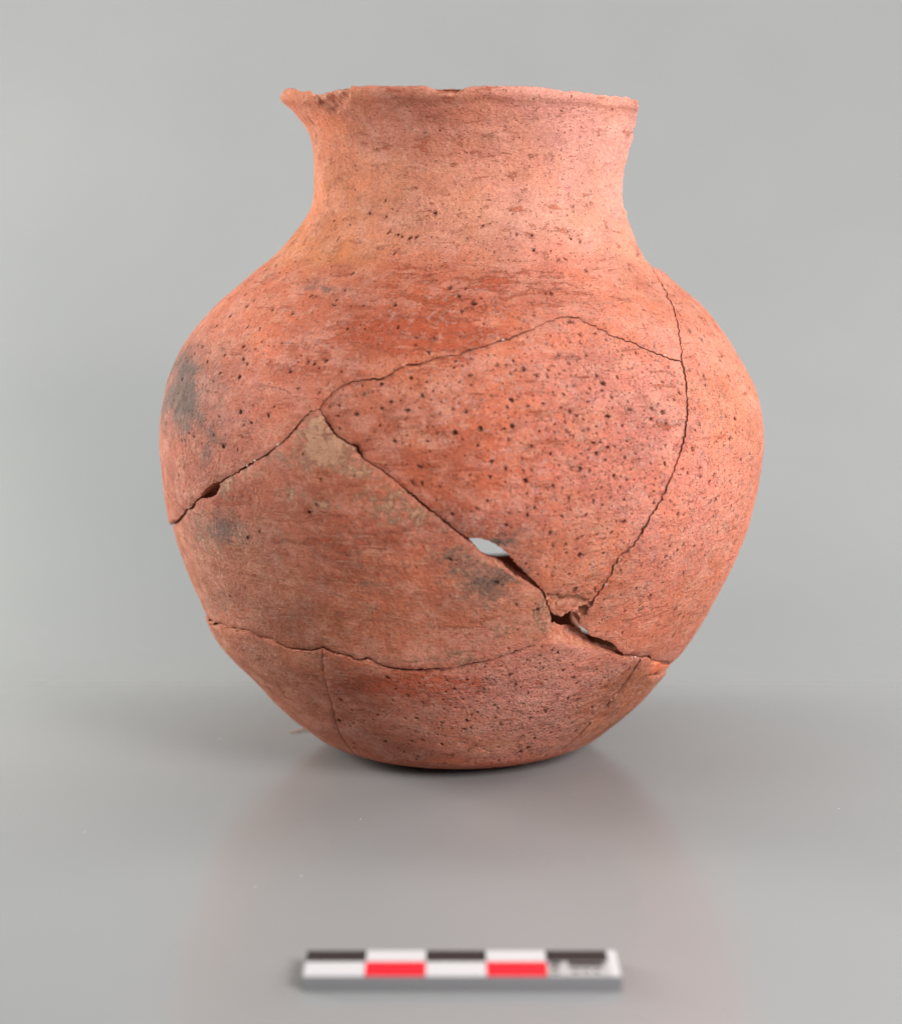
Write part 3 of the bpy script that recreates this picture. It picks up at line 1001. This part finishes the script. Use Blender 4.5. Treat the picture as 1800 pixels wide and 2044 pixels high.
X = lambda px: px[:, 0]
Y = lambda px: px[:, 1]
sherd('A', jar, 'neck, rim and upper left shoulder in one large sherd with a chipped lip',
      lambda p: 1.8 + 1.5 * smooth(600, 350, X(p)) * smooth(700, 1000, Y(p)), (1.0, 1.3), 900)
sherd('B', jar, 'central pitted sherd tapering to a flaked point above the gap',
      lambda p: -1.5 * smooth(1000, 700, X(p)) + .5, (.8, 1.2), 1150)
sherd('C', jar, 'smoother brown sherd at lower left with tan crust and grey soot',
      lambda p: 1.0 + 2.5 * smooth(0, 1, (X(p) - 600) / 300) - 3.0 * smooth(420, 340, X(p)), (1.3, 1.4), 110)
sherd('D', jar, 'pink pitted sherd along the right side',
      lambda p: 2.2 * smooth(1420, 1380, X(p)) * smooth(1250, 1150, Y(p)) + .3, (1.5, 1.5), 1500)
sherd('E1', jar, 'lower left wall sherd beside the hairline crack',
      lambda p: 2.5 + 5.0 * smooth(800, 420, X(p)) * smooth(1420, 1250, Y(p)), (.5, .4), 60)
sherd('E2', jar, 'wide rough pinkish sherd of the lower wall below the gap',
      lambda p: 4.0 * smooth(900, 640, X(p)) * smooth(1450, 1290, Y(p)) - 5.5 * smooth(740, 900, X(p)) * smooth(1120, 1060, X(p)) * smooth(1420, 1340, Y(p)) + 1.5, (.4, .5), 900)
sherd('F', jar, 'orange brown striped sherd at lower right', lambda p: 4.0 + 0 * X(p), (3.4, 1.4), 60)
sherd('G', jar, 'small smooth bright orange sherd at lower right edge', lambda p: -1.0 + 0 * X(p), (.6, .4), 0)
sherd('J', jar, None, lambda p: 0 * X(p), (1, 1), 0, holes=[lost])


def base_disc():
    n, rows = 120, [0.5, 60, 110, VB_RING - 1.5]
    co, faces = [(np.interp(0, _v, _c), 0, .6)], []
    for v in rows[1:]:
        for k in range(n):
            th = 2 * math.pi * k / n
            co.append(tuple(surf(np.array([th * UR]), np.array([v]))[0][0]))
    for k in range(n):
        faces.append((0, 1 + (k + 1) % n, 1 + k))
    for r in range(len(rows) - 2):
        for k in range(n):
            a, b = 1 + r * n + k, 1 + r * n + (k + 1) % n
            faces.append((a, b, b + n, a + n))
    co = np.array(co)
    k = len(co)
    up = co.copy()
    up[:, 2] += 26
    faces += [tuple(i + k for i in f[::-1]) for f in faces]
    m0 = 1 + (len(rows) - 2) * n
    faces += [(m0 + i, m0 + (i + 1) % n, m0 + (i + 1) % n + k, m0 + i + k) for i in range(n)]
    co = np.concatenate([co, up])
    t = np.tile(np.append(lin(BASE), 1), (len(co), 1))
    make_mesh('base', co, faces, [M_OUT], np.zeros(len(faces), np.int32),
              {'tone': ('FLOAT_COLOR', t), 'marks': ('FLOAT_COLOR', t * 0), 'skin': ('FLOAT_VECTOR', co / 100),
               'place': ('FLOAT_VECTOR', co / 100)}, jar)


base_disc()


def blob(name, px, r, m, parent, proud=.3, flat=.5, seed=1):
    """a small lump lying on the skin"""
    uvp = on_skin([px])
    P, N, z = surf(uvp[:, 0], uvp[:, 1])
    P, N = P[0] + N[0] * (1.5 + proud), N[0]
    a = np.cross(N, [0, 0, 1])
    a /= np.linalg.norm(a)
    b_ = np.cross(N, a)
    rs = np.random.RandomState(seed)
    co, faces, n = [P + N * r * flat], [], 9
    for lv, (q, hh) in enumerate(((.55, .8), (1.0, .1), (.9, -.6))):
        for k in range(n):
            t = 2 * math.pi * k / n
            rr = r * q * rs.uniform(.8, 1.2)
            co.append(P + a * math.cos(t) * rr + b_ * math.sin(t) * rr * .8 + N * r * flat * hh)
    for k in range(n):
        faces.append((0, 1 + k, 1 + (k + 1) % n))
        for lv in (0, 1):
            i, j = 1 + lv * n + k, 1 + lv * n + (k + 1) % n
            faces.append((i, i + n, j + n, j))
    co = np.array(co)
    return make_mesh(name, co, faces, [m], np.zeros(len(faces), np.int32), {'place': ('FLOAT_VECTOR', co / 100)}, parent, 180)


m_glue, nt_, b_ = mat('dried_glue')
g_ = NT(nt_)
g_.link(g_.mix(g_.noise(g_.attr('place').outputs['Vector'], 30), srgb(168, 150, 142), srgb(214, 200, 190)), b_.inputs['Base Color'])
b_.inputs['Roughness'].default_value = .3
for i, (p, r) in enumerate([((509, 919), 3.2), ((556, 888), 3.0), ((494, 930), 2.6), ((1003, 679), 3.2), ((1326, 709), 3.2),
                            ((1266, 1311), 3.2), ((1259, 1312), 2.4), ((1208, 1166), 2.2)]):
    blob('glue_bead', p, r * .8, m_glue, jar, 0, .5, i)
m_inc, nt_, b_ = mat('orange_grog')
g_ = NT(nt_)
g_.link(g_.mix(g_.noise(g_.attr('place').outputs['Vector'], 40), srgb(226, 96, 44), srgb(240, 122, 66)), b_.inputs['Base Color'])
b_.inputs['Roughness'].default_value = .8
for i, (p, r) in enumerate([((647, 728), 4.2), ((689, 748), 5.4)]):
    blob('orange_inclusion', p, r, m_inc, jar, -1.4, .3, i + 20)

# ------------------------------------------------------------------ table sheet and backdrop


def sheet_mesh(name, prof, x0, x1, m, label=None):
    """a sheet swept across the width from a (y, z) profile"""
    co, faces = [], []
    for y, z in prof:
        co += [(x0 * S, y * S, z * S), (x1 * S, y * S, z * S)]
    for k in range(len(prof) - 1):
        a = 2 * k
        faces.append((a, a + 1, a + 3, a + 2))
    me = bpy.data.meshes.new(name)
    me.from_pydata(co, [], faces)
    me.polygons.foreach_set('use_smooth', np.ones(len(faces), bool))
    me.materials.append(m)
    o = bpy.data.objects.new(name, me)
    scene.collection.objects.link(o)
    o['kind'] = 'structure'
    return o


def table_material():
    m, nt, b = mat('satin_grey_table')
    g = NT(nt)
    tc = g.n('ShaderNodeTexCoord').outputs['Object']
    p = g.vscale(tc, (.01 / S, .01 / S, .01 / S))      # hundreds of units
    c = g.mix(g.noise(p, .35, 3, .5), srgb(135, 138, 137), srgb(139, 141, 140))
    # dust and hair-fine scratches
    vd = g.voronoi(p, 3.2)
    dust = g.math('MULTIPLY', g.step(vd.outputs['Distance'], .030, .012), g.step(g.noise(p, 1.1, 2), .52, .64))
    v2 = g.voronoi(p, 1.3)
    k2 = g.n('ShaderNodeSeparateColor')
    g.link(v2.outputs['Color'], k2.inputs[0])
    crumb = g.math('MULTIPLY', g.step(g.math('ADD', v2.outputs['Distance'], g.math('MULTIPLY', g.noise(p, 40, 2), .02)), .038, .028), g.math('GREATER_THAN', k2.outputs[0], .72))
    dust = g.math('MAXIMUM', dust, crumb)
    sc = g.noise(g.vscale(p, (1, 9, 1)), 3.0, 6, .75, 2.5)
    scr = g.math('MULTIPLY', g.step(sc, .755, .80), g.step(g.noise(p, .5, 2), .52, .66))
    dd = g.math('MAXIMUM', g.math('MULTIPLY', dust, .42), g.math('MULTIPLY', scr, .30))
    c = g.mix(dd, c, srgb(225, 222, 216))
    g.link(c, b.inputs['Base Color'])
    # the sheet is polished where it lies flat and dull further back
    sep = g.n('ShaderNodeSeparateXYZ')
    g.link(p, sep.inputs[0])
    back = g.step(sep.outputs[1], 3.0, 11.0)
    r = g.math('ADD', g.step(g.noise(p, .8, 3), .3, .7, .19, .21), g.math('MULTIPLY', dd, .3))
    r = g.math('ADD', r, g.math('MULTIPLY', back, .6), clamp=True)
    g.link(r, b.inputs['Roughness'])
    g.link(g.math('SUBTRACT', .5, g.math('MULTIPLY', back, .42)), b.inputs['Specular IOR Level'])
    return m


# one satin grey sheet: flat under the jar, then swept up behind it
M_SHEET = table_material()
prof = [(-2700, 0), (-1500, 0), (-600, 0), (200, 0), (450, 0)]
py, pz, n = 450.0, 0.0, 160
for k in range(n):      # the bend starts gently, so no crease shows
    t = (k + .5) / n
    a = math.radians(88) * t * t * (3 - 2 * t)
    py, pz = py + 3000 / n * math.cos(a), pz + 3000 / n * math.sin(a)
    prof.append((py, pz))
prof.append((py + 60, pz + 3000))
sheet_mesh('table_and_backdrop_sheet', prof, -4200, 4200, M_SHEET)

# ------------------------------------------------------------------ scale bar
bar = bpy.data.objects.new('scale_bar', None)
scene.collection.objects.link(bar)
bar.location = (-205 * S, -1268 * S, 0)
bar['label'] = 'small black, white and red chequered photo scale bar lying in front of the jar'
bar['category'] = 'scale bar'


def plastic(name, col, rough=.35):
    m, nt, b = mat(name)
    g = NT(nt)
    tc = g.n('ShaderNodeTexCoord').outputs['Object']
    n = g.noise(tc, 900, 3, .6)
    c0 = srgb(*col)
    c1 = tuple(x * .88 for x in c0[:3]) + (1,)
    g.link(g.mix(n, c0, c1), b.inputs['Base Color'])
    b.inputs['Roughness'].default_value = rough
    return m


def box(name, x0, x1, y0, y1, z0, z1, m, parent, bev=0.0):
    import bmesh
    bm = bmesh.new()
    bmesh.ops.create_cube(bm, size=1)
    for v in bm.verts:
        v.co = Vector((x0 + (v.co.x + .5) * (x1 - x0), y0 + (v.co.y + .5) * (y1 - y0), z0 + (v.co.z + .5) * (z1 - z0))) * S
    if bev:
        bmesh.ops.bevel(bm, geom=bm.edges[:], offset=bev * S, segments=3, affect='EDGES', profile=.5)
    me = bpy.data.meshes.new(name)
    bm.to_mesh(me)
    bm.free()
    me.materials.append(m)
    o = bpy.data.objects.new(name, me)
    scene.collection.objects.link(o)
    o.parent = parent
    return o


m_body, m_white = plastic('bar_grey_edge', (122, 124, 125), .5), plastic('bar_white', (192, 192, 192), .5)
m_black, m_red = plastic('bar_black', (28, 25, 25), .5), plastic('bar_red', (214, 26, 44))
m_pale = plastic('bar_worn_grey', (168, 168, 166), .5)
BL, BD, BH = 440, 97, 20
box('body', 0, BL, 0, BD, 0, BH, m_body, bar, 1.6)
seg, mid = 84.0, 54.0
o = box('end_margin', BL - 15.5, BL - 2, 2, BD - 2, BH - .2, BH + .7, m_white, bar)
for k in range(5):
    x0 = 2 + k * seg + .3
    far_m, near_m = (m_black, m_white) if k % 2 == 0 else (m_white, m_red)
    seg_w = seg + (2.5 if k == 4 else 0)
    box('printed_square', x0, x0 + seg_w - .6, mid + .3, BD - 2, BH - .2, BH + .7, far_m, bar)
    box('printed_square', x0, x0 + seg_w - .6, 2, mid - .3, BH - .2, BH + .7, near_m if k < 4 else m_pale, bar)
# worn dark print on the last square: too blurred in the photograph to be read
for (a, b0, c, d) in [(4, 40, 16, 12), (6, 26, 9, 8), (5, 12, 12, 6), (30, 36, 50, 17), (34, 16, 10, 9), (48, 18, 12, 7), (64, 16, 9, 9)]:
    x0 = 2 + 4 * seg + a
    box('print_mark', x0, x0 + c - 1, b0 - 2, b0 + d - 2, BH + .7, BH + 1.0, m_black, bar)

# ------------------------------------------------------------------ bit of straw by the foot of the jar
m_straw = plastic('straw', (236, 206, 176), .7)


def straw(pts, r):
    co, faces, n = [], [], 6
    pts = [Vector(p) for p in pts]
    for i, p in enumerate(pts):
        d = (pts[min(i + 1, len(pts) - 1)] - pts[max(i - 1, 0)]).normalized()
        a = d.cross(Vector((0, 0, 1))).normalized()
        b = d.cross(a)
        rr = r * (.5 if i in (0, len(pts) - 1) else 1)
        for k in range(n):
            t = 2 * math.pi * k / n
            co.append((p + a * math.cos(t) * rr + b * math.sin(t) * rr) * S)
    for i in range(len(pts) - 1):
        for k in range(n):
            a, b = i * n + k, i * n + (k + 1) % n
            faces.append((a, b, b + n, a + n))
    faces += [tuple(range(n))[::-1], tuple(range(len(co) - n, len(co)))]
    me = bpy.data.meshes.new('straw_fragment')
    me.from_pydata(co, [], faces)
    me.materials.append(m_straw)
    o = bpy.data.objects.new('straw_fragment', me)
    scene.collection.objects.link(o)
    return o


s = straw([(-328, 62, 1.6), (-316, 66, 2.5), (-300, 78, 3), (-286, 80, 1.8)], 1.5)
s['label'] = 'tiny pale straw lying on the table left of the jar foot'
s['category'] = 'straw'
